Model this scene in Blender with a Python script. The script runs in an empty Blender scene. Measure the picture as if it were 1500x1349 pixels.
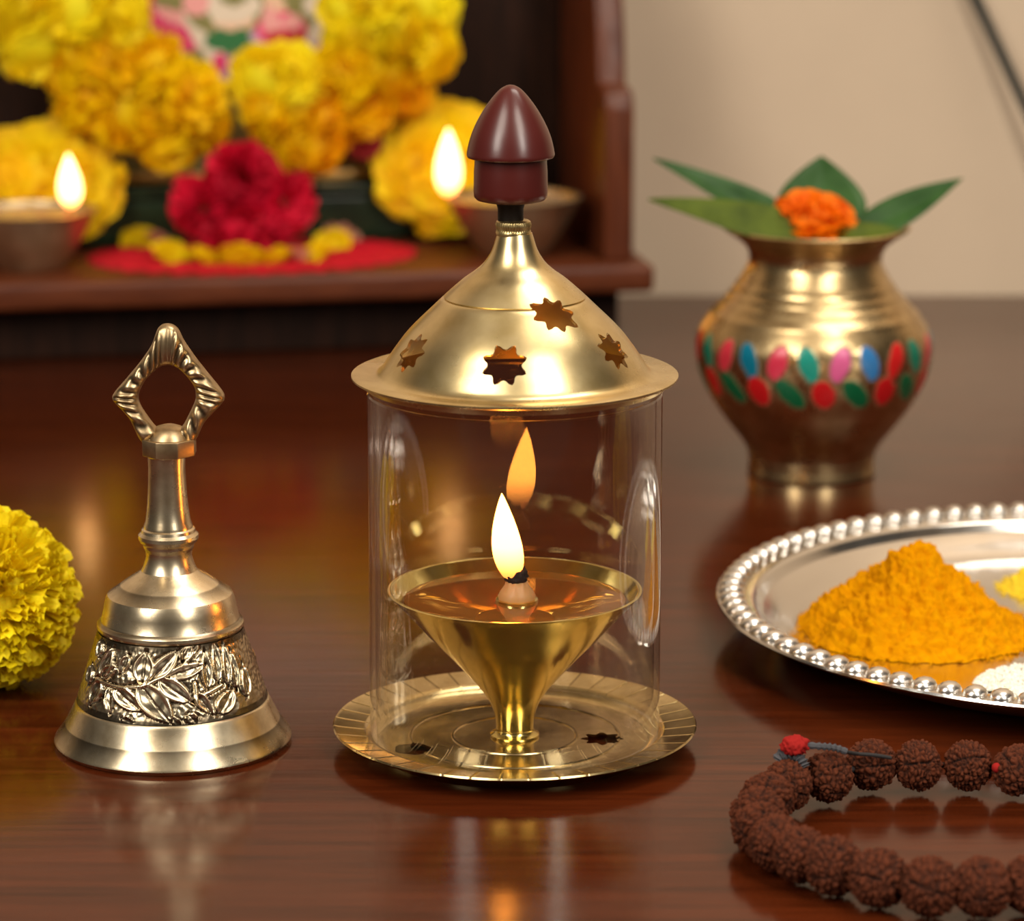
import bpy, bmesh, math, random
from math import sin, cos, tan, atan, pi, radians, sqrt, exp
from mathutils import Vector, Matrix, noise
C = bpy.context.scene.collection
S = bpy.context.scene

# ------------------------------------------------------------------ camera
F = 4800.0; PITCH = radians(13); H = 0.3355; CY = -1.036
cam = bpy.data.cameras.new('camera'); camo = bpy.data.objects.new('camera', cam); C.objects.link(camo)
camo.location = (0, CY, H); camo.rotation_euler = (pi/2-PITCH, 0, 0)
cam.sensor_width = 36; cam.lens = 36*F/1500; cam.clip_start = .02; cam.clip_end = 20
cam.dof.use_dof = True; cam.dof.focus_distance = 1.055; cam.dof.aperture_fstop = 11
S.camera = camo
def zat(py, Y): return H-(Y-CY)*tan(PITCH+atan((py-674.5)/F))
def depth(Y, z): return (Y-CY)*cos(PITCH)+(H-z)*sin(PITCH)
def pt(px, py, Y):
    z = zat(py, Y); return Vector(((px-750)*depth(Y, z)/F, Y, z))
def gp(px, py, z=0.0):
    Y = CY+(H-z)/tan(PITCH+atan((py-674.5)/F)); return Vector(((px-750)*depth(Y, z)/F, Y, z))
def prof(Y, pts):       # (half width px, row px) -> (r, z) about an axis standing at Y
    out = []
    for h, py in pts:
        z = zat(py, Y); out.append((h*depth(Y, z)/F, z))
    return out

# ------------------------------------------------------------------ materials
def mat(name, color=(.5,.5,.5), rough=.5, metal=0, **k):
    m = bpy.data.materials.new(name); m.use_nodes = True
    b = m.node_tree.nodes['Principled BSDF']
    b.inputs['Base Color'].default_value = (*color, 1); b.inputs['Roughness'].default_value = rough
    b.inputs['Metallic'].default_value = metal
    for q, v in k.items(): b.inputs[q.replace('_', ' ')].default_value = v
    return m
def N(m, t): return m.node_tree.nodes.new(t)
def L(m, a, b): m.node_tree.links.new(a, b)
def bsdf(m): return m.node_tree.nodes['Principled BSDF']
def noise_tex(m, scale, detail=4, vec_scale=None, rough=.55):
    tc = N(m, 'ShaderNodeTexCoord'); n = N(m, 'ShaderNodeTexNoise')
    n.inputs['Scale'].default_value = scale; n.inputs['Detail'].default_value = detail; n.inputs['Roughness'].default_value = rough
    if vec_scale:
        mp = N(m, 'ShaderNodeMapping'); mp.inputs['Scale'].default_value = vec_scale
        L(m, tc.outputs['Object'], mp.inputs['Vector']); L(m, mp.outputs[0], n.inputs['Vector'])
    else: L(m, tc.outputs['Object'], n.inputs['Vector'])
    return n.outputs['Fac']
def ramp(m, fac, stops):
    r = N(m, 'ShaderNodeValToRGB'); e = r.color_ramp.elements
    while len(e) < len(stops): e.new(.5)
    for el, (p, c) in zip(e, stops): el.position = p; el.color = (*c, 1)
    L(m, fac, r.inputs['Fac']); return r.outputs['Color']
def bump(m, fac, strength, dist):
    b = N(m, 'ShaderNodeBump'); b.inputs['Strength'].default_value = strength; b.inputs['Distance'].default_value = dist
    L(m, fac, b.inputs['Height']); L(m, b.outputs[0], bsdf(m).inputs['Normal'])
def rr(m, fac, a, b):
    r = N(m, 'ShaderNodeMapRange'); r.inputs['To Min'].default_value = a; r.inputs['To Max'].default_value = b
    r.inputs['From Min'].default_value = .3; r.inputs['From Max'].default_value = .7
    L(m, fac, r.inputs['Value']); L(m, r.outputs[0], bsdf(m).inputs['Roughness'])
def wood(name, dark, light, scale=(1,1,1), rough=(.28,.4), coat=0, spec=.5):
    m = mat(name); n = noise_tex(m, 14, 6, scale, .6)
    L(m, ramp(m, n, [(.3, dark), (.7, light)]), bsdf(m).inputs['Base Color'])
    n2 = noise_tex(m, 30, 4, scale); rr(m, n2, *rough); bump(m, n2, .08, .0004)
    bsdf(m).inputs['Specular IOR Level'].default_value = spec; bsdf(m).inputs['Coat Weight'].default_value = coat; bsdf(m).inputs['Coat Roughness'].default_value = .1
    return m
M = {}
M['table'] = wood('table wood', (.034,.0058,.0014), (.084,.0150,.0034), (1,14,1), (.14,.20), 0, .26)
M['altar'] = wood('altar wood', (.07,.015,.005), (.14,.034,.010), (2,14,14), (.36,.48), 0, .28)
M['altar_side'] = wood('altar side wood', (.07,.015,.005), (.14,.034,.011), (14,14,2), (.32,.45), 0, .35)
M['altar_dark'] = wood('dark panel wood', (.012,.006,.004), (.03,.012,.007), (14,14,2), (.5,.6), 0, .12)
def brass(name, c1, c2, r1, r2, scale=120, bm=.03):
    m = mat(name, metal=1); n = noise_tex(m, scale, 6)
    L(m, ramp(m, n, [(.3, c1), (.65, c2)]), bsdf(m).inputs['Base Color'])
    n2 = noise_tex(m, scale*.35, 5); rr(m, n2, r1, r2); bump(m, n, bm, .0004)
    return m
M['brass'] = brass('yellow brass', (.62,.44,.17), (.84,.65,.31), .2, .33)
M['brass_lid'] = brass('satin brass', (.66,.50,.23), (.82,.66,.36), .24, .33, 90)
M['brass_cup'] = brass('bright yellow brass', (.74,.58,.17), (.88,.74,.29), .12, .22, 70)
M['brass_old'] = brass('brown brass', (.30,.19,.09), (.55,.38,.19), .3, .42, 200, .1)
M['collar'] = brass('collar brass', (.60,.44,.18), (.75,.58,.28), .25, .4, 300, .1)
M['bronze_diya'] = brass('diya brass', (.56,.45,.27), (.72,.60,.40), .4, .5)
def patina_brass(name, base, dark, r):
    m = brass(name, base[0], base[1], *r, 160, .05)
    a = N(m, 'ShaderNodeAttribute'); a.attribute_name = 'patina'
    src = bsdf(m).inputs['Base Color'].links[0].from_socket
    mx = N(m, 'ShaderNodeMix'); mx.data_type = 'RGBA'; L(m, a.outputs['Fac'], mx.inputs['Factor'])
    L(m, src, mx.inputs['A']); mx.inputs['B'].default_value = (*dark, 1); L(m, mx.outputs['Result'], bsdf(m).inputs['Base Color'])
    return m
M['bell'] = patina_brass('pale bell brass', ((.68,.54,.34), (.90,.76,.53)), (.035,.02,.01), (.22,.32))
M['bell_handle'] = patina_brass('aged bell handle brass', ((.36,.25,.13), (.58,.43,.25)), (.03,.018,.009), (.3,.45))
M['plate'] = patina_brass('engraved brass', ((.56,.42,.19), (.74,.58,.30)), (.05,.03,.012), (.14,.24))
M['silver'] = mat('polished steel', (.80,.77,.73), .17, 1)
rr(M['silver'], noise_tex(M['silver'], 60, 5), .12, .22)
M['silver_bead'] = mat('worn steel beading', (.82,.79,.75), .28, 1)
M['finial'] = mat('maroon bakelite', (.075,.010,.008), .3, 0, Coat_Weight=.15, Coat_Roughness=.2)
M['dark_metal'] = mat('blackened metal', (.02,.014,.01), .5, .7)
M['gold'] = mat('gold frame', (.7,.45,.16), .35, 1)
M['wall'] = mat('beige wall', rough=.85)
_n = noise_tex(M['wall'], 4, 5); L(M['wall'], ramp(M['wall'], _n, [(.3, (.60,.46,.33)), (.7, (.68,.53,.38))]), bsdf(M['wall']).inputs['Base Color'])
bump(M['wall'], noise_tex(M['wall'], 90, 4), .15, .001)
M['floor'] = wood('floor', (.12,.07,.04), (.2,.12,.07), (1,12,1))
M['ceiling'] = mat('ceiling paint', (.75,.72,.66), .9)
# glass: clear walls, fresnel glint, and true refraction only where the wall is seen edge-on
def glass_mat():
    m = bpy.data.materials.new('clear glass'); m.use_nodes = True; nt = m.node_tree; nt.nodes.clear()
    o = N(m, 'ShaderNodeOutputMaterial'); t = N(m, 'ShaderNodeBsdfTransparent'); t.inputs['Color'].default_value = (.965,.96,.955,1)
    g = N(m, 'ShaderNodeBsdfGlossy'); g.inputs['Roughness'].default_value = .015; g.inputs['Color'].default_value = (1,1,1,1)
    fr = N(m, 'ShaderNodeFresnel'); ge = N(m, 'ShaderNodeNewGeometry'); mi_ = N(m, 'ShaderNodeMapRange'); mi_.inputs['To Min'].default_value = 1.5; mi_.inputs['To Max'].default_value = 1/1.5; L(m, ge.outputs['Backfacing'], mi_.inputs['Value']); L(m, mi_.outputs[0], fr.inputs['IOR'])
    mx = N(m, 'ShaderNodeMixShader'); L(m, fr.outputs[0], mx.inputs[0]); L(m, t.outputs[0], mx.inputs[1]); L(m, g.outputs[0], mx.inputs[2])
    L(m, mx.outputs[0], o.inputs['Surface']); return m
M['glass'] = glass_mat()
M['oil'] = mat('amber oil', (.78,.40,.07), .03, 0, Transmission_Weight=.85, IOR=1.47)
def petal_mat(name, c_in, c_out, tr=.35, sc=55):
    m = mat(name, c_out, .6); n = noise_tex(m, sc, 3)
    col = ramp(m, n, [(.35, c_in), (.62, c_out)]); L(m, col, bsdf(m).inputs['Base Color'])
    bsdf(m).inputs['Specular IOR Level'].default_value = .25
    t = N(m, 'ShaderNodeBsdfTranslucent'); L(m, col, t.inputs['Color']); mx = N(m, 'ShaderNodeMixShader'); mx.inputs[0].default_value = tr
    o = m.node_tree.nodes['Material Output']; L(m, bsdf(m).outputs[0], mx.inputs[1]); L(m, t.outputs[0], mx.inputs[2]); L(m, mx.outputs[0], o.inputs['Surface'])
    return m
M['mari_y'] = petal_mat('lemon marigold petals', (.93,.66,.0), (.96,.82,.01), .25)
M['mari_g'] = petal_mat('golden marigold petals', (.93,.54,.0), (.96,.72,.0), .25)
M['mari_o'] = petal_mat('amber marigold petals', (.92,.42,.0), (.95,.58,.0), .25)
M['mari_orange'] = petal_mat('orange marigold petals', (.85,.14,.0), (.95,.26,.0))
M['crimson'] = petal_mat('crimson petals', (.48,.002,.02), (.78,.008,.05))
M['pink_petal'] = petal_mat('pale pink petals', (.8,.35,.25), (.85,.5,.35))
M['mat_red'] = petal_mat('red fringed felt', (.50,.005,.018), (.66,.010,.028), .1, 200)
M['leaf'] = petal_mat('leaf green', (.028,.085,.018), (.05,.13,.03), .25, 60); bsdf(M['leaf']).inputs['Roughness'].default_value = .4
M['leaf_olive'] = petal_mat('olive leaf', (.06,.09,.005), (.10,.14,.008), .2, 60)
M['leaf_dark'] = petal_mat('dark leaf', (.008,.018,.008), (.02,.04,.018), .1, 60); bsdf(M['leaf_dark']).inputs['Roughness'].default_value = .3
M['cotton'] = mat('glow tinted oiled cotton', (.80,.40,.16), .45, 0, Subsurface_Weight=.3, Transmission_Weight=.2)  # the flame's orange glow is put into the cotton's base colour
M['char'] = mat('charred wick', (.012,.008,.008), .8)
M['turmeric'] = mat('turmeric powder', rough=.95, Specular_IOR_Level=.05)
_n = noise_tex(M['turmeric'], 260, 5); L(M['turmeric'], ramp(M['turmeric'], _n, [(.3, (.54,.20,.0)), (.6, (.68,.29,.0))]), bsdf(M['turmeric']).inputs['Base Color'])
M['yellow_powder'] = mat('yellow powder', (.86,.60,.02), .95)
M['rice'] = mat('white rice', (.86,.80,.70), .5, 0, Subsurface_Weight=.2, Subsurface_Scale=.002)
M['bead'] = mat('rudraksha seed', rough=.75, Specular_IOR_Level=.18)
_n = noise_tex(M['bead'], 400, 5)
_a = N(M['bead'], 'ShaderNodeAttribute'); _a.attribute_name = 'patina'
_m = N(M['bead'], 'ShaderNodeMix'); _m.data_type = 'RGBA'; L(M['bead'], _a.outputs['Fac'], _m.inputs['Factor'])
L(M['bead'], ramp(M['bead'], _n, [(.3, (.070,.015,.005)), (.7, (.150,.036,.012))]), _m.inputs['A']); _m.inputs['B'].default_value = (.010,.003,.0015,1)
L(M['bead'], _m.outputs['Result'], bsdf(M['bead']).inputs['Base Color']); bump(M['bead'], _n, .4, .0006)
M['thread_grey'] = mat('grey thread', (.075,.073,.08), .9, Specular_IOR_Level=.15)
M['thread_black'] = mat('black thread', (.015,.012,.012), .8)
M['thread_red'] = mat('red thread', (.30,.012,.010), .85, Specular_IOR_Level=.15)
M['cable'] = mat('black green rod', (.003,.009,.008), .7)
def flat(n, c, r=.6): M[n] = mat(n, c, r); return M[n]
flat('pic_cream', (.75,.62,.48)); flat('pic_pink', (.75,.03,.16)); flat('pic_rose', (.82,.35,.33)); flat('pic_green', (.02,.15,.04))
flat('pic_red', (.5,.015,.02)); flat('pic_olive', (.22,.20,.06)); flat('pic_mauve', (.55,.32,.45)); flat('pic_skin', (.8,.5,.33)); flat('red_cloth', (.28,.008,.012), .8)
def flame_mat(name, stops, strength):
    m = bpy.data.materials.new(name); m.use_nodes = True; m.node_tree.nodes.clear()
    o = N(m, 'ShaderNodeOutputMaterial'); e = N(m, 'ShaderNodeEmission'); a = N(m, 'ShaderNodeTexCoord'); s = N(m, 'ShaderNodeSeparateXYZ')
    L(m, a.outputs['Generated'], s.inputs[0]); L(m, ramp(m, s.outputs['Z'], stops), e.inputs['Color']); e.inputs['Strength'].default_value = strength
    L(m, e.outputs[0], o.inputs['Surface']); return m
M['flame'] = flame_mat('flame', [(0, (.05,.012,.002)), (.14, (.12,.035,.006)), (.42, (.8,.26,.035)), (1, (.95,.31,.042))], 32)
M['diya_flame'] = flame_mat('diya flame', [(0, (.5,.12,.02)), (.25, (.9,.45,.14)), (1, (.95,.52,.2))], 9)

# ------------------------------------------------------------------ object helpers
def me_from(vs, fs, m, angle=35, attr=None):
    me = bpy.data.meshes.new('m'); me.from_pydata([tuple(v) for v in vs], [], fs); me.validate(); me.update()
    for p in me.polygons: p.use_smooth = True
    if angle is not None: me.set_sharp_from_angle(angle=radians(angle))
    if attr:
        for nme, vals in attr.items():
            if isinstance(vals[0], (int, float)):
                at = me.attributes.new(nme, 'FLOAT', 'POINT'); at.data.foreach_set('value', vals)
            else:
                at = me.color_attributes.new(nme, 'FLOAT_COLOR', 'POINT'); at.data.foreach_set('color', [q for v in vals for q in v])
    if m: me.materials.append(m)
    return me
def obj(name, me, parent=None, loc=(0,0,0), rot=(0,0,0)):
    me.name = name; o = bpy.data.objects.new(name, me); C.objects.link(o); o.location = loc; o.rotation_euler = rot
    if parent: o.parent = parent
    return o
def tag(o, label=None, cat=None, group=None, kind=None):
    if label: o['label'] = label
    if cat: o['category'] = cat
    if group: o['group'] = group
    if kind: o['kind'] = kind
    return o
def thing(name, label, cat, loc=(0,0,0), rz=0, group=None):
    o = bpy.data.objects.new(name, None); C.objects.link(o); o.location = loc; o.rotation_euler = (0,0,rz); o.empty_display_size = .01
    return tag(o, label, cat, group)
def lathe(pr, m, seg=128, angle=35, fn=None, closed=False, pat=None):
    """pr: (r,z) list; fn(theta, i, r, z)->(r,z); pat(theta,i)->value"""
    vs = []; fs = []; pv = []
    for i, (r, z) in enumerate(pr):
        for k in range(seg):
            t = 2*pi*k/seg; R, Z = (r, z) if fn is None else fn(t, i, r, z)
            vs.append((R*cos(t), R*sin(t), Z)); pv.append(float(pat(t, i)) if pat else 0.0)
    n = len(pr)
    for i in range(n-1 if not closed else n):
        j = (i+1) % n
        for k in range(seg):
            l = (k+1) % seg; fs.append((i*seg+k, i*seg+l, j*seg+l, j*seg+k))
    if not closed:
        if pr[0][0] < 1e-3: fs.append([k for k in range(seg)][::-1])
        if pr[-1][0] < 1e-3: fs.append([(n-1)*seg+k for k in range(seg)])
    me = me_from(vs, fs, m, angle, {'patina': pv})
    b = bmesh.new(); b.from_mesh(me); bmesh.ops.recalc_face_normals(b, faces=b.faces); b.to_mesh(me); b.free()
    return me
def smooth(pts, n=5):
    out = []
    for i in range(len(pts)-1):
        p0 = pts[max(i-1,0)]; p1 = pts[i]; p2 = pts[i+1]; p3 = pts[min(i+2,len(pts)-1)]
        for k in range(n):
            t = k/n; out.append(tuple(.5*((2*b)+(-a+c)*t+(2*a-5*b+4*c-d)*t*t+(-a+3*b-3*c+d)*t**3) for a,b,c,d in zip(p0,p1,p2,p3)))
    out.append(tuple(pts[-1])); return out
def shell(outer, th):      # closed thin-walled profile: outer then inner
    inner = [(max(r-th, 1e-4), z) for r, z in outer]
    return outer+inner[::-1]
def tube(points, r, m, seg=10, sm=4, rfn=None):
    P = [Vector(p) for p in smooth([tuple(p) for p in points], sm)] if sm > 1 else [Vector(p) for p in points]
    vs = []; fs = []; n = len(P); up = Vector((0,0,1)); nrm = None
    for i, p in enumerate(P):
        d = (P[min(i+1,n-1)]-P[max(i-1,0)]).normalized()
        if nrm is None: nrm = d.cross(up if abs(d.z) < .9 else Vector((1,0,0))).normalized()
        nrm = (nrm-d*nrm.dot(d)).normalized(); bn = d.cross(nrm)
        R = r if rfn is None else rfn(i/(n-1))
        for k in range(seg):
            a = 2*pi*k/seg; vs.append(p+(nrm*cos(a)+bn*sin(a))*R)
    for i in range(n-1):
        for k in range(seg):
            l = (k+1) % seg; fs.append((i*seg+k, i*seg+l, (i+1)*seg+l, (i+1)*seg+k))
    fs.append(list(range(seg))[::-1]); fs.append([(n-1)*seg+k for k in range(seg)])
    return me_from(vs, fs, m)
def box(x0,x1,y0,y1,z0,z1, m, bev=.0):
    b = bmesh.new(); bmesh.ops.create_cube(b, size=1)
    for v in b.verts: v.co = Vector(((x0+x1)/2+v.co.x*(x1-x0), (y0+y1)/2+v.co.y*(y1-y0), (z0+z1)/2+v.co.z*(z1-z0)))
    if bev: bmesh.ops.bevel(b, geom=b.edges[:], offset=bev, segments=4, affect='EDGES', profile=.5)
    me = bpy.data.meshes.new('b'); b.to_mesh(me); b.free()
    for p in me.polygons: p.use_smooth = True
    me.set_sharp_from_angle(angle=radians(30)); me.materials.append(m); return me
def prism(poly, axis, a0, a1, m, bev=0):   # polygon (u,v) extruded along axis
    b = bmesh.new(); mk = {'x': lambda u,v,w: (w,u,v), 'y': lambda u,v,w: (u,w,v), 'z': lambda u,v,w: (u,v,w)}[axis]
    f = b.faces.new([b.verts.new(mk(u,v,a0)) for u,v in poly]); r = bmesh.ops.extrude_face_region(b, geom=[f])
    for e in r['geom']:
        if isinstance(e, bmesh.types.BMVert):
            i = {'x':0,'y':1,'z':2}[axis]; e.co[i] = a1
    bmesh.ops.recalc_face_normals(b, faces=b.faces)
    if bev:
        ed = [e for e in b.edges if len(e.link_faces)==2 and e.calc_face_angle(0) > .5]
        bmesh.ops.bevel(b, geom=ed, offset=bev, segments=3, affect='EDGES', profile=.5)
    me = bpy.data.meshes.new('p'); b.to_mesh(me); b.free()
    for p in me.polygons: p.use_smooth = True
    me.set_sharp_from_angle(angle=radians(30)); me.materials.append(m); return me
def cut(o, cutters):       # subtract meshes, bake the result
    for c in cutters:
        md = o.modifiers.new('cut', 'BOOLEAN'); md.operation = 'DIFFERENCE'; md.object = c; md.solver = 'EXACT'
    bpy.context.view_layer.update(); dg = bpy.context.evaluated_depsgraph_get()
    me = bpy.data.meshes.new_from_object(o.evaluated_get(dg)); o.modifiers.clear(); o.data = me; me.name = o.name
    for p in me.polygons: p.use_smooth = True
    me.set_sharp_from_angle(angle=radians(35))
    for c in cutters: bpy.data.objects.remove(c, do_unlink=True)
def ico(r, sub, m, fn=None, sc=(1,1,1)):
    b = bmesh.new(); bmesh.ops.create_icosphere(b, subdivisions=sub, radius=1); pv = []
    for v in b.verts:
        d = v.co.normalized(); k, p = fn(d) if fn else (1, 0); v.co = Vector((d.x*sc[0], d.y*sc[1], d.z*sc[2]))*r*k; pv.append(p)
    me = bpy.data.meshes.new('i'); b.to_mesh(me); b.free()
    for p in me.polygons: p.use_smooth = True
    at = me.attributes.new('patina', 'FLOAT', 'POINT'); at.data.foreach_set('value', pv)
    me.materials.append(m); return me

# ------------------------------------------------------------------ the setting
WY = .85
def struct(name, me): o = obj(name, me); o['kind'] = 'structure'; return o
struct('wall_back', box(-2.2,2.2,WY,WY+.1,-.75,1.9, M['wall']))
struct('floor', box(-2.2,2.2,-2.6,WY+.1,-.8,-.75, M['floor']))
struct('ceiling', box(-2.2,2.2,-2.6,WY+.1,1.9,1.95, M['ceiling']))
tb = thing('table', 'glossy dark mahogany table under the whole altar setting', 'table', (0,.2,-.75))
obj('tabletop', box(-.95,.95,-.62,.648,.715,.75, M['table'], .004), tb)
for sx in (-.88,.88):
    for sy in (-.55,.58): obj('leg', box(sx-.03,sx+.03,sy-.03,sy+.03,0,.715, M['table'], .004), tb)

# ------------------------------------------------------------------ altar (local x runs left-negative from the front right corner, y goes back)
TH = radians(10); A0 = gp(960, 388, .045); A0.z = 0
altar = thing('wooden_altar', 'dark reddish-brown wooden altar shelf with scalloped side panel against the beige wall', 'altar', A0, TH)
AD = .155; AW = .46
def aw(x, y, z=0): return Vector((A0.x+x*cos(TH)-y*sin(TH), A0.y+x*sin(TH)+y*cos(TH), z))
obj('shelf_slab', box(-AW,0,0,AD,.030,.045, M['altar'], .0035), altar)
obj('plinth', box(-AW+.012,-.014,.028,AD-.005,0,.030, M['altar_dark'], .001), altar)
obj('back_panel', box(-AW+.027,-.0245,AD-.014,AD-.004,.0452,.36, M['altar_dark'], .001), altar)
def side_poly():
    p = [(.016,.045), (.016,.125)]
    for k in range(1,7): a = pi-k*pi/12; p.append((.026+.010*cos(a), .125+.012*sin(a)))
    p += [(.034,.137)]
    for k in range(9): t = k/8; p.append((.038+.070*t**1.5-.0*t, .138+.135*t**.8))
    p += [(.125,.283), (.148,.29), (.148,.045)]
    return p
sp = side_poly()
obj('side_panel', prism(sp, 'x', -.0245, -.0085, M['altar_side'], .002), altar)
obj('side_panel', prism(sp, 'x', -AW+.0105, -AW+.0265, M['altar_side'], .002), altar)

# ------------------------------------------------------------------ flowers
def petal(vs, fs, o, d, t, r0, r1, w, curl, amp, ph, nu=5, nv=4, fr=2.2):
    b = d.cross(t).normalized(); base = len(vs)
    for j in range(nv):
        v = j/(nv-1)
        for i in range(nu):
            u = -1+2*i/(nu-1)
            rr_ = r0+(r1-r0)*v*(1-.10*u*u*v)
            vs.append(o+d*rr_+t*(u*w*(.35+.65*sin(pi*.5*min(1,v*1.25))))+b*(curl*v*v+amp*v*sin(fr*u*pi*.5*2+ph)))
    for j in range(nv-1):
        for i in range(nu-1):
            a = base+j*nu+i; fs.append((a, a+1, a+1+nu, a+nu))
def blossom(R, n, m, seed, sq=(1,1,.8), w=.2, lo=-.55, rough=.10, nu=5, nv=4):
    rnd = random.Random(seed); vs = []; fs = []
    for i in range(n):
        z = 1-(1-lo)*(i+.5)/n; a = i*2.39996+rnd.uniform(-.2,.2); q = sqrt(max(0,1-z*z))
        d = Vector((q*cos(a), q*sin(a), z)); d = (d+Vector([rnd.uniform(-.12,.12) for _ in range(3)])).normalized()
        t = d.cross(Vector((0,0,1))+Vector([rnd.uniform(-.5,.5) for _ in range(3)])).normalized()
        b = d.cross(t).normalized(); t = (t*cos(rnd.uniform(-.7,.7))+b*sin(rnd.uniform(-.7,.7))).normalized()
        r1 = R*(1+rnd.uniform(-rough, rough*.5))
        petal(vs, fs, Vector((0,0,0)), d, t, R*.55, r1, R*w*rnd.uniform(.8,1.25), R*rnd.uniform(-.08,.16), R*.035, rnd.uniform(0,6), nu, nv)
    bc = bmesh.new(); bmesh.ops.create_icosphere(bc, subdivisions=3, radius=R*.72); base = len(vs)
    for v in bc.verts: vs.append(v.co.copy())
    for f in bc.faces: fs.append([base+v.index for v in f.verts])
    bc.free()
    vs = [Vector((v.x*sq[0], v.y*sq[1], v.z*sq[2])) for v in vs]
    return me_from(vs, fs, m, None)
# garland: blossoms strung in a deep double U hanging from the picture frame
GL = [(35,8,66,'y'),(112,12,66,'y'),(168,22,56,'y'),(48,62,62,'y'),(108,84,62,'g'),(165,88,62,'g'),(222,100,62,'g'),(124,140,60,'g'),(180,162,62,'g'),
      (236,170,66,'g'),(280,142,62,'g'),(246,204,54,'g'),(302,178,50,'g'),
      (386,118,56,'y'),(424,110,54,'y'),(392,165,52,'g'),(440,160,60,'g'),(418,208,50,'g'),(466,214,46,'o'),(482,176,56,'o'),(500,110,58,'g'),(536,150,54,'o'),
      (566,112,60,'g'),(600,128,44,'o'),(530,60,60,'y'),(590,50,60,'y'),(622,72,56,'g'),(612,6,64,'y'),(548,4,60,'y'),(500,14,40,'y')]
GY = .765
def gpt(px, py, off=0):       # point on the garland's hanging plane, which runs parallel to the altar back
    Y = A0.y+AD*.70
    for _ in range(6): p = pt(px, py, Y); Y = A0.y+(AD*.60+off)/cos(TH)+(p.x-A0.x)*tan(TH)
    return pt(px, py, Y)
def scl(p): return depth(p.y, p.z)/F
garl = thing('marigold_garland', 'thick yellow and orange marigold garland looped around the picture on the altar', 'garland', gpt(340, 120))
variants = {k: [blossom(.020, 190, M['mari_'+k], s+hash(k) % 7 if False else s, (1,1,.85), .17, -.7, .13, 4, 3) for s in (1,2,3)] for k in 'ygo'}
rnd = random.Random(5)
for i, (px, py, r, k) in enumerate(GL):
    p = gpt(px, py, -rnd.uniform(0,.010)); o = obj('flower', variants[k][i % 3], garl, p-garl.location, (pi/2+rnd.uniform(-.5,.3), rnd.uniform(-.4,.4), rnd.uniform(0,6)))
    s = r*scl(p)/.020; o.scale = (s,s,s*.9)
cordpts = [gpt(x,y,.004)-garl.location for x,y in ((30,-60),(50,60),(130,120),(200,170),(290,180),(340,175),(400,170),(470,190),(540,150),(600,90),(630,0),(630,-60))]
obj('string', tube(cordpts, .0011, M['leaf_dark'], 6), garl)
# large blossoms beside the diyas
def big(name, px, py, r, k, seed, label, off, sq=(1,1,.62), grp=None, rx=1.35):
    p = gpt(px, py, off); o = obj(name, blossom(r*scl(p), 300, M[k], seed, sq, .15, -.75, .13), None, p, (rx, 0, .1)); tag(o, label, 'flower', grp); return o
big('marigold_flower', 62, 268, 116, 'mari_g', 21, 'large golden marigold blossom behind the left brass diya on the altar', .006, (1.05,.80,.38))
big('marigold_flower', 652, 246, 106, 'mari_g', 22, 'large golden marigold blossom behind the right brass diya on the altar', .006, (1.02,.94,.38))
# crimson flower
def crimson():
    vs = []; fs = []; rn = random.Random(3)
    s = 1/2790
    for (cx, cz, r, n) in ((0,62,56,110),(-58,22,46,80),(56,24,48,80),(2,8,50,90),(-30,-12,34,50),(36,-8,36,50),(0,40,52,80),(-76,50,22,20),(80,52,22,20)):
        c = Vector((cx*s, -.004*(1 if cz < 30 else 0)+rn.uniform(-.002,.002), cz*s))
        for i in range(n):
            z = 1-1.7*(i+.5)/n; a = i*2.4; q = sqrt(max(0,1-z*z)); d = Vector((q*cos(a), -z, q*sin(a)))
            d = (d+Vector([rn.uniform(-.15,.15) for _ in range(3)])).normalized(); t = d.cross(Vector([rn.uniform(-1,1) for _ in range(3)])).normalized()
            petal(vs, fs, c, Vector((d.x, d.y*.55, d.z)), t, r*s*.3, r*s*rn.uniform(.86,1.05), r*s*.26, r*s*.12, r*s*.05, rn.uniform(0,6))
    return me_from(vs, fs, M['crimson'], None)
cf = gpt(356, 308, -.046); cfo = obj('crimson_flower', crimson(), None, cf+Vector((0,-.004,0)), (0,0,TH)); cfo.location.z = .045+.023; cfo.scale=(1.07,1,1.05)
tag(cfo, 'crimson ruffled flower standing at the centre of the red mat', 'flower')
# red mat with pointed edge
mc = gp(371, 374, .046)
def mat_mesh():
    vs = [(0,0,.0016)]; fs = []; n = 240; rings = (.3,.6,.85,1.0)
    for q in rings:
        for k in range(n):
            a = 2*pi*k/n; z = 1-.13*abs(((k*34/n) % 1)-.5)*2*q**5-(.02*noise.noise(Vector((cos(a)*3,sin(a)*3,0))))*q
            vs.append((.0905*q*z*cos(a), .060*q*z*sin(a), .0016+.0008*noise.noise(Vector((k*.3,q*5,0)))))
    for k in range(n): fs.append((0,1+k,1+(k+1)%n))
    for j in range(3):
        for k in range(n):
            l=(k+1)%n; fs.append((1+j*n+k,1+(j+1)*n+k,1+(j+1)*n+l,1+j*n+l))
    base=len(vs); vs += [(v[0],v[1],0) for v in vs[-n:]]
    for k in range(n): l=(k+1)%n; fs.append((base-n+k, base+k, base+l, base-n+l))
    fs.append([base+k for k in range(n)][::-1])
    return me_from(vs, fs, M['mat_red'], 40)
mo = obj('round_mat', mat_mesh(), None, (mc.x, mc.y, .0452), (0,0,TH)); tag(mo, 'red round mat with a jagged edge lying on the altar shelf', 'mat')
sm = blossom(.007, 70, M['mari_y'], 9, (1,1,.45), .24, -.1, .15, 4, 3)
sm2 = blossom(.007, 70, M['pink_petal'], 10, (1,1,.5), .24, -.1, .15, 4, 3)
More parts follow.
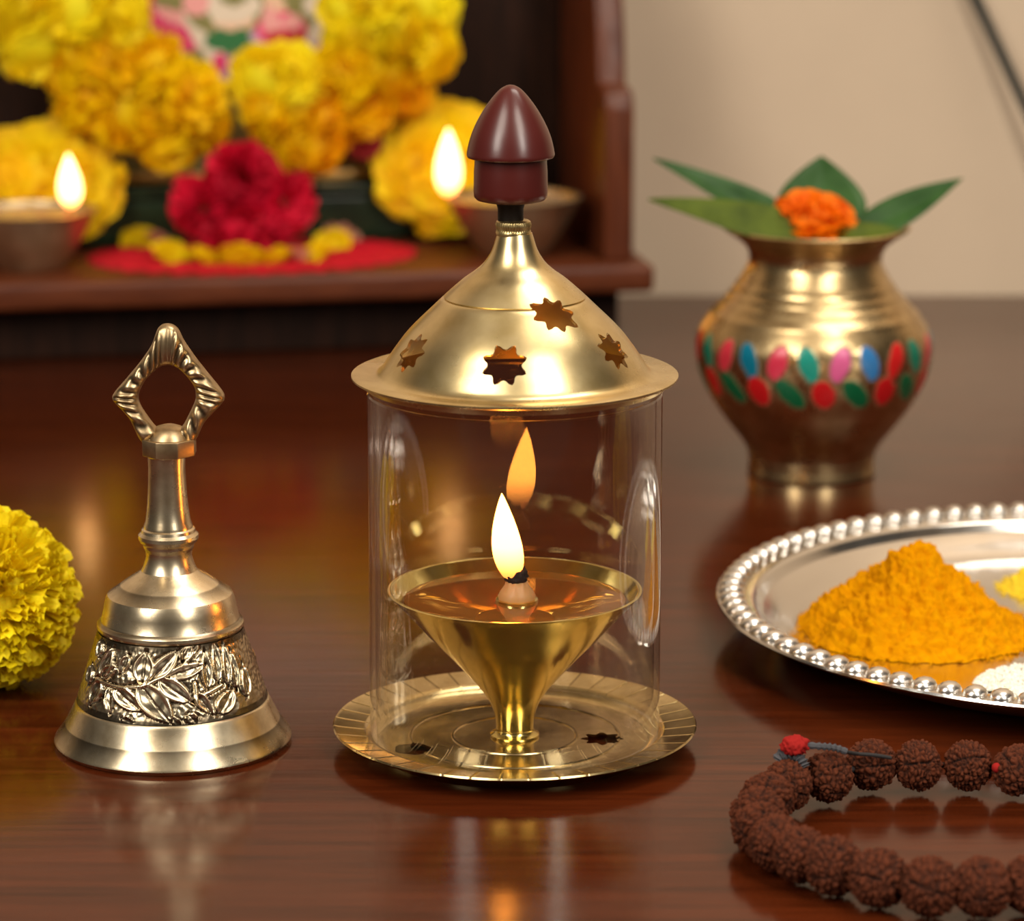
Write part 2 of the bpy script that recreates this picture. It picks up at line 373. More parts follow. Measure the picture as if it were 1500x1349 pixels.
SM = [(206,352,24,0,'small yellow blossom at the far left end of the ring around the crimson flower'),(258,374,28,0,'small yellow blossom before the left lobe of the crimson flower'),
      (306,378,24,0,'small yellow blossom just left of the biggest one before the crimson flower'),(354,379,32,0,'biggest bright yellow blossom at the front centre of the red mat'),(402,378,24,0,'small yellow blossom just right of the biggest one before the crimson flower'),
      (462,372,26,0,'small yellow blossom before the right lobe of the crimson flower'),(486,356,24,0,'yellow blossom under the pale pink one on the right of the mat'),(502,342,22,1,'pale pink blossom at the right end of the ring on the red mat'),
      (236,352,18,1,'pale pink blossom left of the crimson flower on the red mat'),(440,374,18,1,'pale pink blossom peeping out before the right side of the crimson flower')]
for i,(px,py,r,k,lab) in enumerate(SM):
    p = gp(px,py,.048); o = obj('small_blossom', (sm,sm2)[k], None, (p.x,p.y-.007,.0490), (.5,0,i)); s = 1.3*r*scl(p)/.007; o.scale=(s,s,s)
    tag(o, lab, 'flower', 'small blossoms ringed around the crimson flower')
# dark leaves lying behind the crimson flower, frame on a dark stand
def leaf_mesh(m, ln, w, fold=.25, droop=.1, tip=1.0, n=28, side=0, wav=0):
    vs = []; fs = []; nu = 9
    for i in range(n+1):
        t = i/n; hw = w*.5*(sin(pi*min(1,t)**.85)**.85 if t < 1 else 0)+.0002; hw *= (1-.35*t*tip)
        for k in range(nu):
            u = -1+2*k/(nu-1); vs.append((t*ln, u*hw+side*ln*(t*t), abs(u)*hw*fold-droop*ln*t*t+wav*sin(t*9+u)*ln*.02-.0005*exp(-(u*6)**2)))
    for i in range(n):
        for k in range(nu-1): a=i*nu+k; fs.append((a,a+1,a+1+nu,a+nu))
    me = me_from(vs, fs, m, None); return me
def leaf(name, base, tipp, w, m, label, grp=None, fold=.25, droop=.1, roll=0, side=0):
    d = tipp-base; ln = d.length; x = d.normalized(); y = Vector((0,0,1)).cross(x).normalized(); z = x.cross(y)
    R = Matrix((x,y,z)).transposed()@Matrix.Rotation(roll,3,'X')
    o = obj(name, leaf_mesh(m, ln, w, fold, droop, 1, 28, side, .3), None, base); o.rotation_euler = R.to_euler()
    sd = o.modifiers.new('thickness','SOLIDIFY'); sd.thickness = .0004
    return tag(o, label, 'leaf', grp)
st = thing('picture_stand', 'low dark green stand carrying the garlanded picture behind the crimson flower', 'stand', aw(-.215,AD-.032,.045), TH)
obj('block', box(-.10,.10,-.014,.014,0,.026, M['leaf_dark'], .003), st)
obj('top_moulding', box(-.106,.106,-.017,.016,.026,.032, M['leaf_dark'], .002), st)
# picture: gold frame with a printed panel of soft garment colours
pf = thing('framed_picture', 'gold framed colourful picture with pink, cream and green drapery inside the marigold garland', 'picture', aw(-.215,AD-.028,.077), TH)
fw, fh = .085, .22
for a in ((-fw,fw,0,.006),(-fw,fw,fh-.006,fh)): obj('frame_rail', box(a[0],a[1],-.004,.004,a[2],a[3], M['gold'], .0015), pf)
for a in ((-fw,-fw+.006),(fw-.006,fw)): obj('frame_stile', box(a[0],a[1],-.004,.004,.006,fh-.006, M['gold'], .0015), pf)
def picture():
    vs=[]; fs=[]; mi=[]; nx, nz = 110, 140; x0,x1,z0,z1 = -fw+.006, fw-.006, .006, fh-.006
    names=['pic_cream','pic_pink','pic_rose','pic_green','pic_red','pic_olive','pic_mauve','pic_skin']
    inv = pf.location; ct, stn = cos(TH), sin(TH)
    ell = [(222,30,38,16,2,20),(255,45,42,22,1,35),(235,2,42,18,4,0),(250,20,30,12,2,30),(300,60,14,50,0,-35),(330,102,18,22,6,0),(322,92,10,16,1,0),(335,58,36,18,3,0),(338,30,36,14,7,0),(335,8,48,26,0,0),(342,-6,22,14,5,0),
           (262,0,38,14,5,0),(288,20,14,36,5,-40),(286,4,20,20,2,0),(385,52,20,14,6,0),(404,10,14,34,7,-20),(412,42,38,26,1,0),(428,32,15,12,2,0),(398,34,14,26,2,-15),(420,56,34,14,4,0),(468,8,26,18,0,0),(468,45,14,34,0,35),(455,80,20,20,6,0)]
    def local(px,py):
        Y = inv.y
        for _ in range(5): p = pt(px,py,Y); Y = inv.y+(p.x-inv.x)*tan(TH)
        return ((p.x-inv.x)/ct, p.z-inv.z)
    E = []
    for (px,py,rx,rz,k,a) in ell:
        c = local(px,py); s = 1/2700; E.append((c[0],c[1],rx*s,rz*s,k,radians(-a)))
    for j in range(nz+1):
        for i in range(nx+1): vs.append((x0+(x1-x0)*i/nx, -.0012, z0+(z1-z0)*j/nz))
    for j in range(nz):
        for i in range(nx):
            a=j*(nx+1)+i; fs.append((a,a+1,a+nx+2,a+nx+1)); x=x0+(x1-x0)*(i+.5)/nx; z=z0+(z1-z0)*(j+.5)/nz; k=5
            if z > .12: k = 0 if (int((x+.2)*60)+int(z*50)) % 3 else 2
            for (ex,ez,rx,rz,kk,an) in E:
                dx,dz=x-ex,z-ez; u=dx*cos(an)+dz*sin(an); v=-dx*sin(an)+dz*cos(an)
                if (u/rx)**2+(v/rz)**2 < 1: k = kk
            mi.append(k)
    me = me_from(vs, fs, None, None)
    for nme in names: me.materials.append(M[nme])
    me.polygons.foreach_set('material_index', mi); return me
obj('picture_panel', picture(), pf)
obj('backing', box(-fw+.003,fw-.003,0,.003,.003,fh-.003, M['altar_dark']), pf)
for (px,py,lab) in ((150,205,'dark red cloth rosette showing below the left side of the garland'),(532,205,'dark red cloth rosette showing below the right side of the garland')):
    p = gpt(px,py,.006); o = obj('cloth_rosette', blossom(30*scl(p), 60, bpy.data.materials['red_cloth'], 4, (1,1,.5), .3, -.5), None, p, (pi/2,0,0)); tag(o, lab, 'rosette', 'red rosettes pinned behind the garland')

# diyas
def diya(px, py, rpx, fx, f0, f1, fhw, label, lean):
    b = gp(px, py, .045); t = thing('brass_diya', label, 'oil lamp', (b.x,b.y,.045)); s = scl(b); r = rpx*s; h = r*.86
    out = smooth([(r*.46,.0),(r*.50,h*.04),(r*.60,h*.2),(r*.78,h*.5),(r*.92,h*.8),(r,h)], 4)
    inn = [(max(a-.0018,.001), max(z,.002)) for a,z in out][::-1]
    obj('bowl', lathe([(.0005,0)]+out+[(r+.0012,h+.0006),(r-.002,h+.0008)]+inn+[(.0005,.003)], M['bronze_diya'], 64), t)
    obj('oil', lathe([(.0005,h*.95),(r*.975-.0024,h*.95)], M['oil_still'], 48), t)
    fb = pt(fx, f0, b.y-r*.45) - t.location; ft = pt(fx-lean, f1, b.y-r*.45)-t.location
    obj('wick', tube([(fb.x*.2,fb.y*.2,h*.84),(fb.x*.8,fb.y*.8,h*.9),(fb.x,fb.y,fb.z+.003)], .0018, M['cotton'], 8), t)
    obj('flame', flame_mesh(fb, ft, fhw*s, 0, 'diya_flame'), t)
def flame_mesh(b, tp, r, bend=0, mt='flame'):
    vs=[]; fs=[]; n=22; seg=20
    for i in range(n+1):
        t=i/n; R = max(r*(sin(pi*t**.66))**.85, 1e-5); c=b.lerp(tp,t); c.x += bend*sin(pi*t)
        for k in range(seg): a=2*pi*k/seg; vs.append((c.x+R*cos(a),c.y+R*sin(a),c.z))
    for i in range(n):
        for k in range(seg): l=(k+1)%seg; fs.append((i*seg+k,i*seg+l,(i+1)*seg+l,(i+1)*seg+k))
    return me_from(vs, fs, M[mt], None)
M['oil_still'] = mat('still oil', (.45,.30,.17), .12)
diya(44, 392, 98, 104, 305, 225, 17, 'lit brass diya bowl on the left end of the altar shelf', 4)
diya(752, 372, 97, 657, 288, 188, 19, 'lit brass diya bowl on the right of the altar, partly behind the lamp finial', 0)

# ------------------------------------------------------------------ the oil lamp with glass chimney
lamp = thing('oil_lamp', 'tall brass oil lamp with glass chimney, pierced domed lid and maroon finial', 'oil lamp', (pt(754,1090,0).x,0,0))
LX = lamp.location.x
def plate_fn(t, i, r, z): return r, z
def groove(t, n=40, w=.006):
    d = abs(((t*n/(2*pi)) % 1)-.5)*2*pi/n; return max(0, 1-d/(w))
R1 = 266*depth(0,.006)/F
pp = [(.0005,.0030),(.006,.0030)]
for rc in (.0205,.0345): pp += [(rc-.0006,.0030),(rc-.0003,.0034),(rc+.0003,.0034),(rc+.0006,.0030)]
pp += [(.0435,.0030),(.0455,.0033),(.0475,.0050),(.0488,.0062),(.0500,.0064),(R1-.0015,.0076),(R1-.0004,.0079),(R1,.0074),(R1-.001,.0066),(.0500,.0050),(.0470,.0022),(.0460,.0000),(.0445,.0000),(.0440,.0022),(.0005,.0022)]
GI = {k for k in range(len(pp)) if .0495 < pp[k][0] < R1-.0003 and pp[k][1] > .006}
def pf_(t,i,r,z): return (r, z-.00028*groove(t)) if i in GI else (r,z)
fine=[]; 
plate = obj('base_plate', lathe(pp, M['plate'], 960, 30, pf_, False, lambda t,i: groove(t)*.9 if i in GI else (.35 if pp[i][1]==.0034 else 0)), lamp)
cuts=[]
for (px,py,st_) in ((605,1097,0),(882,1082,1)):
    p = gp(px,py,.0030); poly=[]
    for k in range(48):
        a=2*pi*k/48; q=.0058*(1+(.18*cos(8*a) if st_ else .06*cos(5*a))); poly.append((p.x+q*cos(a)*1.05, p.y+q*sin(a)))
    cuts.append(obj('cutter', prism(poly,'z',.0012,.0055,M['plate'])))
cut(plate, cuts)
# glass
g_o = 214*depth(0,.06)/F
obj('glass_chimney', lathe([(g_o,.0050),(g_o,.119),(g_o-.0004,.1196),(g_o-.0016,.1196),(g_o-.002,.119),(g_o-.002,.0050)], M['glass'], 200, 15, None, True), lamp)
# cup
cp = prof(0, [(30,1093),(29,1080),(27.5,1064),(29,1048),(34,1032),(44,1015),(62,993),(90,963),(120,933),(150,901),(174,876),(185,864)])
cup_out = smooth(cp, 5); 
cup = [(.0005,.0031),(cp[0][0]+.0012,.0031),(cp[0][0]+.0013,.0038),(cp[0][0],.0044)]+[q for q in cup_out if q[1] > .0050]
topz = cup[-1][1]; cup += [(cup[-1][0]+.0003, topz+.0003),(cup[-1][0]-.0004, topz+.0005)]
inn = [(r-.0009, z+.0004) for r,z in cup_out if z > .022][::-1]
obj('oil_cup', lathe(cup+inn+[(.0005, inn[-1][1])], M['brass_cup'], 160, 40), lamp)
ol = topz-.0032
oi = [(r-.00005,z) for r,z in inn if z < ol-.0003][::-1]
obj('oil', lathe([(.0005,oi[0][1]+.0004)]+[(r,z) for r,z in oi]+[(oi[-1][0]+.0003,ol),(.0005,ol)], M['oil'], 96, 30), lamp)
wc = Vector(((757-754)*depth(0,ol)/F, -.002, ol))
wk = [(.0062,-.006),(.0070,-.001),(.0072,.0006),(.0064,.0016),(.0066,.0024),(.0052,.0042),(.0034,.0058),(.0028,.0064)]
def wkf(t,i,r,z): return (r*(1+.10*sin(9*t+i)*(i>3)), z)
obj('wick_holder', lathe([(.0066,-.012),(.0069,-.002),(.0071,-.0002),(.0069,.0008),(.0056,.0010),(.0005,.0010)], M['brass_cup'], 48), lamp, wc)
obj('cotton_wick', lathe([(.0060,.0008),(.0062,.0018),(.0054,.0034),(.0040,.0054),(.0034,.0066),(.0005,.0068)], M['cotton'], 64, None, wkf), lamp, wc+Vector((0,0,0)))
obj('charred_tip', ico(.0036, 4, M['char'], lambda d: (1+.25*noise.noise(d*3.5), 0), (1.05,1,1.0)), lamp, wc+Vector((-.0003,0,.0086)))
fb = pt(751,853,-.002)-lamp.location; ft = pt(735,722,-.002)-lamp.location
obj('flame', flame_mesh(fb, ft, 22.5*depth(0,.07)/F, -.0004), lamp)
# lid
lid = obj('lid', bpy.data.meshes.new('x'), lamp)
bz = zat(549,0); br = 239.5*depth(0,bz)/F; d0 = 199*depth(0,bz)/F
dp = prof(0, [(198,541),(193,535),(176,510),(154,482),(118,447),(98,428),(76,409),(58,396),(45,384),(34,367),(28,349),(25.5,341)])
dome = smooth(dp, 6)
outer = [(d0-.002,bz-.0030),(g_o+.0010,bz-.0030),(g_o+.0012,bz-.0012),(br-.001,bz-.0008),(br,bz-.0002),(br,bz+.0004),(br-.0012,bz+.0009),(d0+.0022,bz+.0004),(d0+.0004,bz+.0012)]+[q for q in dome if q[1] > bz+.0015]
seam = min(range(len(outer)), key=lambda i: abs(outer[i][1]-zat(436,0)) if i > 9 else 9)
sr, sz = outer[seam]; outer[seam:seam+1] = [(sr+.0006,sz-.0006),(sr,sz),(sr-.0010,sz+.0002)]
inn = [(max(r-.0010,.001), z-.0005) for r,z in outer[10:]][::-1]
me = lathe(outer+inn+[(d0-.003,bz-.0028)], M['brass_lid'], 256, 40, None, True)
lid.data = me; me.name='lid'
def star(px, py, r, rot, pts=8, inner=.58, elong=1.0):
    # find the point of the dome facing the camera under this pixel, build a star prism along its outward direction
    best=None
    for i in range(10,len(outer)-1):
        for k in range(-90,91):
            a=radians(k); rr0,z=outer[i]; X=rr0*sin(a)+LX; Y=-rr0*cos(a); d=depth(Y,z); u=750+X*F/d
            v=674.5+F*tan(math.atan2(H-z, Y-CY)-PITCH)
            e=(u-px)**2+(v-py)**2
            if best is None or e<best[0]: best=(e,a,i)
    _,a,i=best; r0,z0=outer[i]; r1,z1=outer[i+1]; tz=Vector((r1-r0,0,z1-z0)).normalized()
    radial=Vector((sin(a),-cos(a),0)); up=(radial*tz.x+Vector((0,0,1))*tz.z).normalized(); right=Vector((cos(a),sin(a),0)); nr=right.cross(up)
    if nr.dot(radial)<0: nr=-nr
    c=radial*r0+Vector((0,0,z0)); poly=[]; n=pts*6
    for k in range(n):
        q=2*pi*k/n; w=(.5+.5*cos(pts*q)); rad=r*(inner+(1-inner)*w**1.3)*(1+(elong-1)*abs(cos(q+.6))**6)
        poly.append((rad*cos(q+rot), rad*sin(q+rot)))
    b=bmesh.new(); f=[]
    lo=[b.verts.new(c-nr*.006+right*x+up*y) for x,y in poly]; hi=[b.verts.new(c+nr*.006+right*x+up*y) for x,y in poly]
    b.faces.new(lo); b.faces.new(hi)
    for k in range(n): b.faces.new((lo[k],lo[(k+1)%n],hi[(k+1)%n],hi[k]))
    bmesh.ops.recalc_face_normals(b,faces=b.faces); me=bpy.data.meshes.new('c'); b.to_mesh(me); b.free(); me.materials.append(M['brass_lid']); return obj('cutter',me,lamp)
cut(lid, [star(740,532,.0074,pi/8,8,.72), star(813,460,.0070,.1,8,.70,1.25), star(899,512,.0072,.3,8,.66), star(602,516,.0072,.2,8,.7)])
fx0 = pt(748,300,0).x-LX
col = prof(0, [(25.5,344),(26,341),(25.5,338),(24.5,336),(25.5,332),(26,328),(25,324),(22,322),(2,321)])
def knurl(t,i,r,z): return (r*(1+.02*sin(44*t)),z) if 2<i<6 else (r,z)
obj('lid_collar', lathe(col, M['collar'], 176, 35, knurl), lamp, ((752-754)*depth(0,.17)/F,0,0))
obj('finial_stem', lathe(prof(0,[(19,324),(19,305),(21,299),(22,290)]), M['dark_metal'], 48), lamp, (fx0,0,0))
fin = obj('finial', lathe(prof(0,[(2,294.5),(40,294.5),(50,292),(53.5,288),(54.5,280),(54,250),(53,237),(53,232)]), M['finial'], 96), lamp, (fx0,0,0))
tag(fin, 'maroon finial'); fcap = smooth(prof(0,[(63,230),(64.5,227),(64,221),(61,207),(56,192),(48,175),(38,158),(27,143),(16,131),(7,125.5),(.8,124)]),4)
obj('cap', lathe([(.0005,fcap[0][1]+.0004),(.0118,fcap[0][1]-.0001)]+fcap, M['finial'], 96), fin)

# ------------------------------------------------------------------ bell
BY = gp(254,1084,0).y
bell = thing('hand_bell', 'pale brass hand bell with engraved leaf band and diamond-shaped handle', 'bell', (pt(254,1084,BY).x, BY, 0))
bp = prof(BY,[(173,1079),(172,1074),(157.6,1055),(157,1053.5),(156,1052),(143,1027),(142,1024)])
bp = [(bp[0][0]-.003, 0),(bp[0][0]-.0012,.0001),(bp[0][0],.0016)]+[q for q in bp[1:]]
top = prof(BY,[(106,917),(107.5,914),(107,910),(104.5,907),(101.5,905),(100.5,903),(97,887),(94,874),(91,868),(75,857),(73,855.5),(71,854),(58,845),(46,838),(41,834),(38,828),(33.5,814),(34,806),(37,800),(37,796),(42,792),(44.5,787),(44,782),(40,778),(39,774),(36,772),(35.5,768),(33,762),(30,740),(28,712),(27,685),(27.5,668),(30,664)])
# relief band
band_lo = prof(BY,[(139.5,1020)])[0]; band_hi = prof(BY,[(106,919)])[0]
M_S = 122.0
leaves = [(222,990,264,1052,36),(250,981,292,1020,27),(182,1002,226,1034,26),(238,980,276,934,24),(224,986,226,936,30),(264,974,318,960,20),
  (300,1006,318,1044,15),(330,1046,356,1012,24),(318,1000,322,940,15),(336,992,342,926,13),(352,1000,360,934,13),(366,1010,372,950,13),(172,1004,180,1044,13),(150,990,162,938,22),(150,990,176,966,18),(150,996,140,1040,22),(196,944,186,976,14),
  (130,960,122,930,16),(120,1010,112,980,18),(382,1030,392,980,18),(286,948,300,924,16),(200,1050,216,1056,12),(286,1040,296,1056,14),(276,1060,262,1040,9)]
stems = [(140,996,190,1000),(190,1000,226,992),(226,992,246,980),(246,980,280,962),(280,962,312,930),(312,1010,340,1000),(300,1020,300,990)]
def relief(s, v):        # s: px around from 254, v: row px
    best = 0.0; g = 0.0
    for (x0,y0,x1,y1,w) in leaves:
        ax,ay=x0-254,y0; dx,dy=x1-x0,y1-y0; l2=dx*dx+dy*dy; l=sqrt(l2)
        px_,py_=s-ax,v-ay; a=(px_*dx+py_*dy)/l2; 
        if a<-.15 or a>1.15: continue
        b=abs(px_*dy-py_*dx)/l; hw=w*.6*(max(0.0,sin(pi*min(max(a,.02),.98)**.8))**.7)+.6; q=b/hw
        if q<1 and 0<=a<=1:
            h=.35+.75*exp(-((q-.8)/.16)**2)-.45*exp(-(b/1.6)**2)+.10*sin(a*16+q*3)*(q<.6); best=max(best,h)
        elif q<1.9: g=max(g,1-(q-1)/.6 if q<1.6 else 0)
    for (x0,y0,x1,y1) in stems:
        ax,ay=x0-254,y0; dx,dy=x1-x0,y1-y0; l2=dx*dx+dy*dy
        a=min(1,max(0,((s-ax)*dx+(v-ay)*dy)/l2)); d=sqrt((s-ax-a*dx)**2+(v-ay-a*dy)**2)
        if d<3.2: best=max(best,.7*sqrt(1-(d/3.2)**2)+.2)
        elif d<6: g=max(g,.9)
    return best, g
NB=70; seg=760; bvs=[]; bpat=[]; bfs=[]
P_ = 2*pi*M_S/2
for j in range(NB+1):
    f=j/NB; r=band_lo[0]+(band_hi[0]-band_lo[0])*f; z=band_lo[1]+(band_hi[1]-band_lo[1])*f; v=1062-(1062-922)*f
    v = 1057-(1057-926)*f
    for k in range(seg):
        t=2*pi*k/seg; ph=((t+pi/2+pi) % (2*pi))-pi; s=ph*M_S; s=((s+P_/2) % P_)-P_/2; 
        if s < -150: s += P_
        h,g=relief(s, v); gr=.30*noise.noise(Vector((s*.16,v*.16,0)))+.08*noise.noise(Vector((s*.5,v*.5,3)))
        edge=min(1,f*12,(1-f)*12)
        hh=(h if h>0 else (gr*.8-.5*g))
        pat=0.0 if h>.55 else (.25 if h>0 else min(1,.30+.7*g-gr*.7))
        if 0<h<.3: pat=.6
        hh*=edge; R=r+.00085*hh; bvs.append((R*cos(t),R*sin(t),z+.0003*hh)); bpat.append(max(0,min(1,pat if edge>.9 else .8)))
for j in range(NB):
    for k in range(seg): l=(k+1)%seg; bfs.append((j*seg+k,j*seg+l,(j+1)*seg+l,(j+1)*seg+k))
obj('engraved_band', me_from(bvs,bfs,M['bell'],None,{'patina':bpat}), bell)
def bellgr(t,i): return 0
low = [(.0345,.0006)]+bp+[(band_lo[0]+.0003,band_lo[1]-.0006),(band_lo[0]-.0006,band_lo[1])]
lows=lathe(low, M['bell'], 160, 22, None, False, lambda t,i: .7 if i in (5,6,len(low)-1) else 0)
obj('flared_rim', lows, bell)
innp=[(.0345,.0006),(.0320,.010),(.026,.030),(.0215,band_hi[1]-.002),(.012,band_hi[1]+.006),(.0005,band_hi[1]+.008)]
obj('bell_interior', lathe(innp, M['brass_old'], 96, 35), bell)
obj('shoulder_and_neck', lathe([(band_hi[0]-.0008,band_hi[1]-.0002)]+top+[(.0005,top[-1][1])], M['bell'], 160, 22, None, False, lambda t,i: .6 if i in (4,5,10,11) else 0), bell)
cl = obj('clapper', tube([(0,0,.055),(0,0,.012)], .0012, M['brass_old'], 8, 1), bell); obj('clapper_ball', ico(.005,3,M['brass_old']), cl, (0,0,.010))
bx = bell.location.x
def bl(px,py): p=pt(px,py,BY); return (p.x-bx, p.z)
hz0=bl(250,665)[1]; hz1=bl(250,641)[1]; hx=bl(248,650)[0]; hr=40.5*depth(BY,.12)/F
oct_=[(hr*cos(pi/8+k*pi/4)*1.02,hr*sin(pi/8+k*pi/4)) for k in range(8)]
obj('octagonal_block', prism([(hx+a,b) for a,b in oct_],'z',hz0,hz1,M['bell_handle'],.0003), bell)
obj('knob', lathe([(.0074,hz1-.001),(.0068,hz1+.0008),(.0055,hz1+.0026),(.0042,hz1+.0036),(.0022,hz1+.0043),(.0005,hz1+.0045)], M['bell_handle'], 48, 60), bell, (hx,0,0))
Oq=[(245,474),(232,480),(222,505),(205,530),(186,553),(168,574),(165,583),(172,592),(190,612),(207,645),(226,652),(247,656),(268,652),(286,645),(300,618),(324,592),(329,582),(324,571),(303,545),(285,522),(270,500),(259,480)]
Iq=[(247,534),(236,536),(228,542),(220,549),(213,557),(206,570),(203,581),(205,592),(213,606),(229,626),(238,628),(247,629),(256,628),(267,624),(280,600),(286,586),(287,577),(285,566),(278,555),(270,546),(262,539),(254,535)]
def loop(pts,n=6):
    out=[]; m=len(pts)
    for i in range(m):
        p0,p1,p2,p3=[pts[(i+k)%m] for k in (-1,0,1,2)]
        for k in range(n):
            t=k/n; out.append(tuple(.5*((2*b)+(-a+c)*t+(2*a-5*b+4*c-d)*t*t+(-a+3*b-3*c+d)*t**3) for a,b,c,d in zip(p0,p1,p2,p3)))
    return out
O_=loop(Oq,14); I_=loop(Iq,14); vs=[]; fs=[]; pv=[]; sg=28; n=len(O_)
for i in range(n):
    ox,oz=bl(*O_[i]); ix,iz=bl(*I_[i]); mx,mz=(ox+ix)/2,(oz+iz)/2; wx,wz=(ox-ix)/2,(oz-iz)/2
    for k in range(sg):
        a=2*pi*k/sg; ca,sa=cos(a),sin(a); ca=math.copysign(abs(ca)**.8,ca); yy=.0042*math.copysign(abs(sa)**.7,sa)
        front=max(0,abs(sa)-.35); rp=sin(i*.52+ca*2.2)*front*(1 if 10<i<n-10 else .2); k2=1+.0
        vs.append((mx+wx*ca*k2, yy*(1+.18*rp), mz+wz*ca*k2)); pv.append(max(0,min(1,-rp*1.3)))
for i in range(n):
    j=(i+1)%n
    for k in range(sg): l=(k+1)%sg; fs.append((i*sg+k,i*sg+l,j*sg+l,j*sg+k))
hm=me_from(vs,fs,M['bell_handle'],None,{'patina':pv}); b=bmesh.new(); b.from_mesh(hm); bmesh.ops.recalc_face_normals(b,faces=b.faces); b.to_mesh(hm); b.free()
obj('diamond_handle', hm, bell)

# ------------------------------------------------------------------ kalash pot
KY = gp(1188,691,0).y; kx = pt(1188,691,KY).x
pot = thing('brass_pot', 'round brass kalash pot with a band of red, green and blue enamel leaves', 'pot', (kx,KY,0))
kp = prof(KY,[(93,689),(92,680),(91,668),(95,655),(104,640),(121,619),(141,592),(157,565),(168,536),(172,505),(170,487),(163,473),(150,455),(132,436),(118,419),(106,400),(98,384),(98,370),(105,357),(120,345),(134,336),(138,332)])
kp[0]=(kp[0][0],.0008); ko=smooth(kp,9); zu=zat(502,KY); zl=zat(545,KY); zt=zat(474,KY); zb=zat(568,KY)
ridges=[zat(v,KY) for v in (440,428,415,668,456)]
cols=[(.62,.09,.26),(.03,.17,.42),(.55,.012,.012),(.0,.17,.10),(.58,.03,.05),(.0,.15,.24),(.60,.03,.07),(.01,.26,.20)]
cold=[(.50,.008,.010),(.0,.10,.035)]
vs=[];fs=[];cv=[];sg=384
full=ko+[(ko[-1][0]-.0008,ko[-1][1]+.0006)]+[(max(r-.0018,.002),z) for r,z in ko[::-4]]
for i,(r,z) in enumerate(full):
    for k in range(sg):
        t=2*pi*k/sg; ph=t+pi/2; c=(0,0,0,0); R=r
        if i<len(ko):
            for q in ridges: R+= .0004*exp(-((z-q)/.0009)**2)
            a=((ph/(2*pi)*24)+.0) ; idx=int(math.floor(a)); u=(a-idx-.5)*2; w=(z-zu)/.0078; u2=u+.25*w*(1 if idx%2 else -1)
            if u2*u2/.44+w*w<1: c=(*cols[idx%8],1)
            a=((ph/(2*pi)*22)+.5) ; idx=int(math.floor(a)); u=(a-idx-.5)*2; w=(z-zl)/.0068; g=idx%2; u2=u+(.5*w if g else .1*w)
            if u2*u2/.58+w*w<1: c=(*cold[g],1)
            if c[3]: R+=.00025
            elif zb<z<zt: R+=.0002*noise.noise(Vector((ph*40,z*3000,0)))
        vs.append((R*cos(t),R*sin(t),z)); cv.append(c)
for i in range(len(full)-1):
    for k in range(sg): l=(k+1)%sg; fs.append((i*sg+k,i*sg+l,(i+1)*sg+l,(i+1)*sg+k))
fs.append(list(range(sg))[::-1]); fs.append([(len(full)-1)*sg+k for k in range(sg)])
M['pot']=brass('pot brass',(.48,.33,.16),(.66,.49,.26),.24,.34,150,.08)
m=M['pot']; a=N(m,'ShaderNodeVertexColor'); a.layer_name='enamel'; src=bsdf(m).inputs['Base Color'].links[0].from_socket
mx=N(m,'ShaderNodeMix'); mx.data_type='RGBA'; L(m,a.outputs['Alpha'],mx.inputs['Factor']); L(m,src,mx.inputs['A']); L(m,a.outputs['Color'],mx.inputs['B']); L(m,mx.outputs['Result'],bsdf(m).inputs['Base Color'])
iv=N(m,'ShaderNodeMath'); iv.operation='SUBTRACT'; iv.inputs[0].default_value=1; L(m,a.outputs['Alpha'],iv.inputs[1]); L(m,iv.outputs[0],bsdf(m).inputs['Metallic'])
obj('pot_body', me_from(vs,fs,m,50,{'enamel':cv}), pot)
mouth=ko[-1]; mz=mouth[1]
def kpnt(px,py,dy): return pt(px,py,KY+dy)
G='mango leaves fanned around the pot mouth'
leaf('mango_leaf', kpnt(1195,348,.012), kpnt(958,230,.015), .0165, M['leaf'], 'green leaf pointing up to the left from the pot mouth', G, .35, .02, -.9)
leaf('mango_leaf', kpnt(1215,352,-.022), kpnt(952,284,-.018), .0200, M['leaf_olive'], 'olive green leaf draped low over the front left rim of the pot', G, .2, .06, -.85, .0)
leaf('mango_leaf', kpnt(1202,362,.012), kpnt(1203,229,.040), .0470, M['leaf'], 'broad green leaf standing upright behind the orange marigold', G, .25, .0, 0)
leaf('mango_leaf', kpnt(1235,358,.0), kpnt(1410,260,.006), .0190, M['leaf'], 'green leaf pointing up to the right from the pot mouth', G, .3, .02, .9)
leaf('mango_leaf', kpnt(1200,350,-.02), kpnt(1322,334,-.022), .0150, M['leaf_olive'], 'short dark leaf lying along the front right rim of the pot', G, .2, .05, .6)
om = kpnt(1194,322,-.012)
o=obj('orange_marigold', blossom(60*scl(om),150,M['mari_orange'],31,(1.05,.9,.62),.2,-.5,.16), None, om, (.5,.22,0)); tag(o,'orange marigold nestled among leaves on top of the brass pot','flower')

# ------------------------------------------------------------------ thali tray
TC = Vector((gp(1628,905,.016).x, .122, 0)); TR=.140
tray = thing('thali_tray','round silver steel tray with a beaded rim holding powder heaps','tray',TC)
tp=[(.0005,.0034),(.111,.0034)]+smooth([(.113,.0037),(.1175,.0058),(.1218,.0098),(.1250,.0142)],5)+[(.1275,.0149),(.1382,.0166),(.1398,.0164),(.1402,.0156),(.1395,.0148)]+smooth([(.127,.0128),(.118,.0085),(.110,.0040),(.100,.0012),(.095,0)],3)+[(.0005,0)]
obj('tray_dish', lathe(tp,M['silver'],256,50), tray)
bc=bmesh.new()
for k in range(92):
    a=2*pi*k/92; mtx=Matrix.Translation((.1345*cos(a),.1345*sin(a),.0166))@Matrix.Rotation(a,4,'Z')@Matrix.Diagonal((.0050,.0042,.0030,1))
    bmesh.ops.create_icosphere(bc,subdivisions=2,radius=1,matrix=mtx)
me=bpy.data.meshes.new('r'); bc.to_mesh(me); bc.free()
for p in me.polygons: p.use_smooth=True
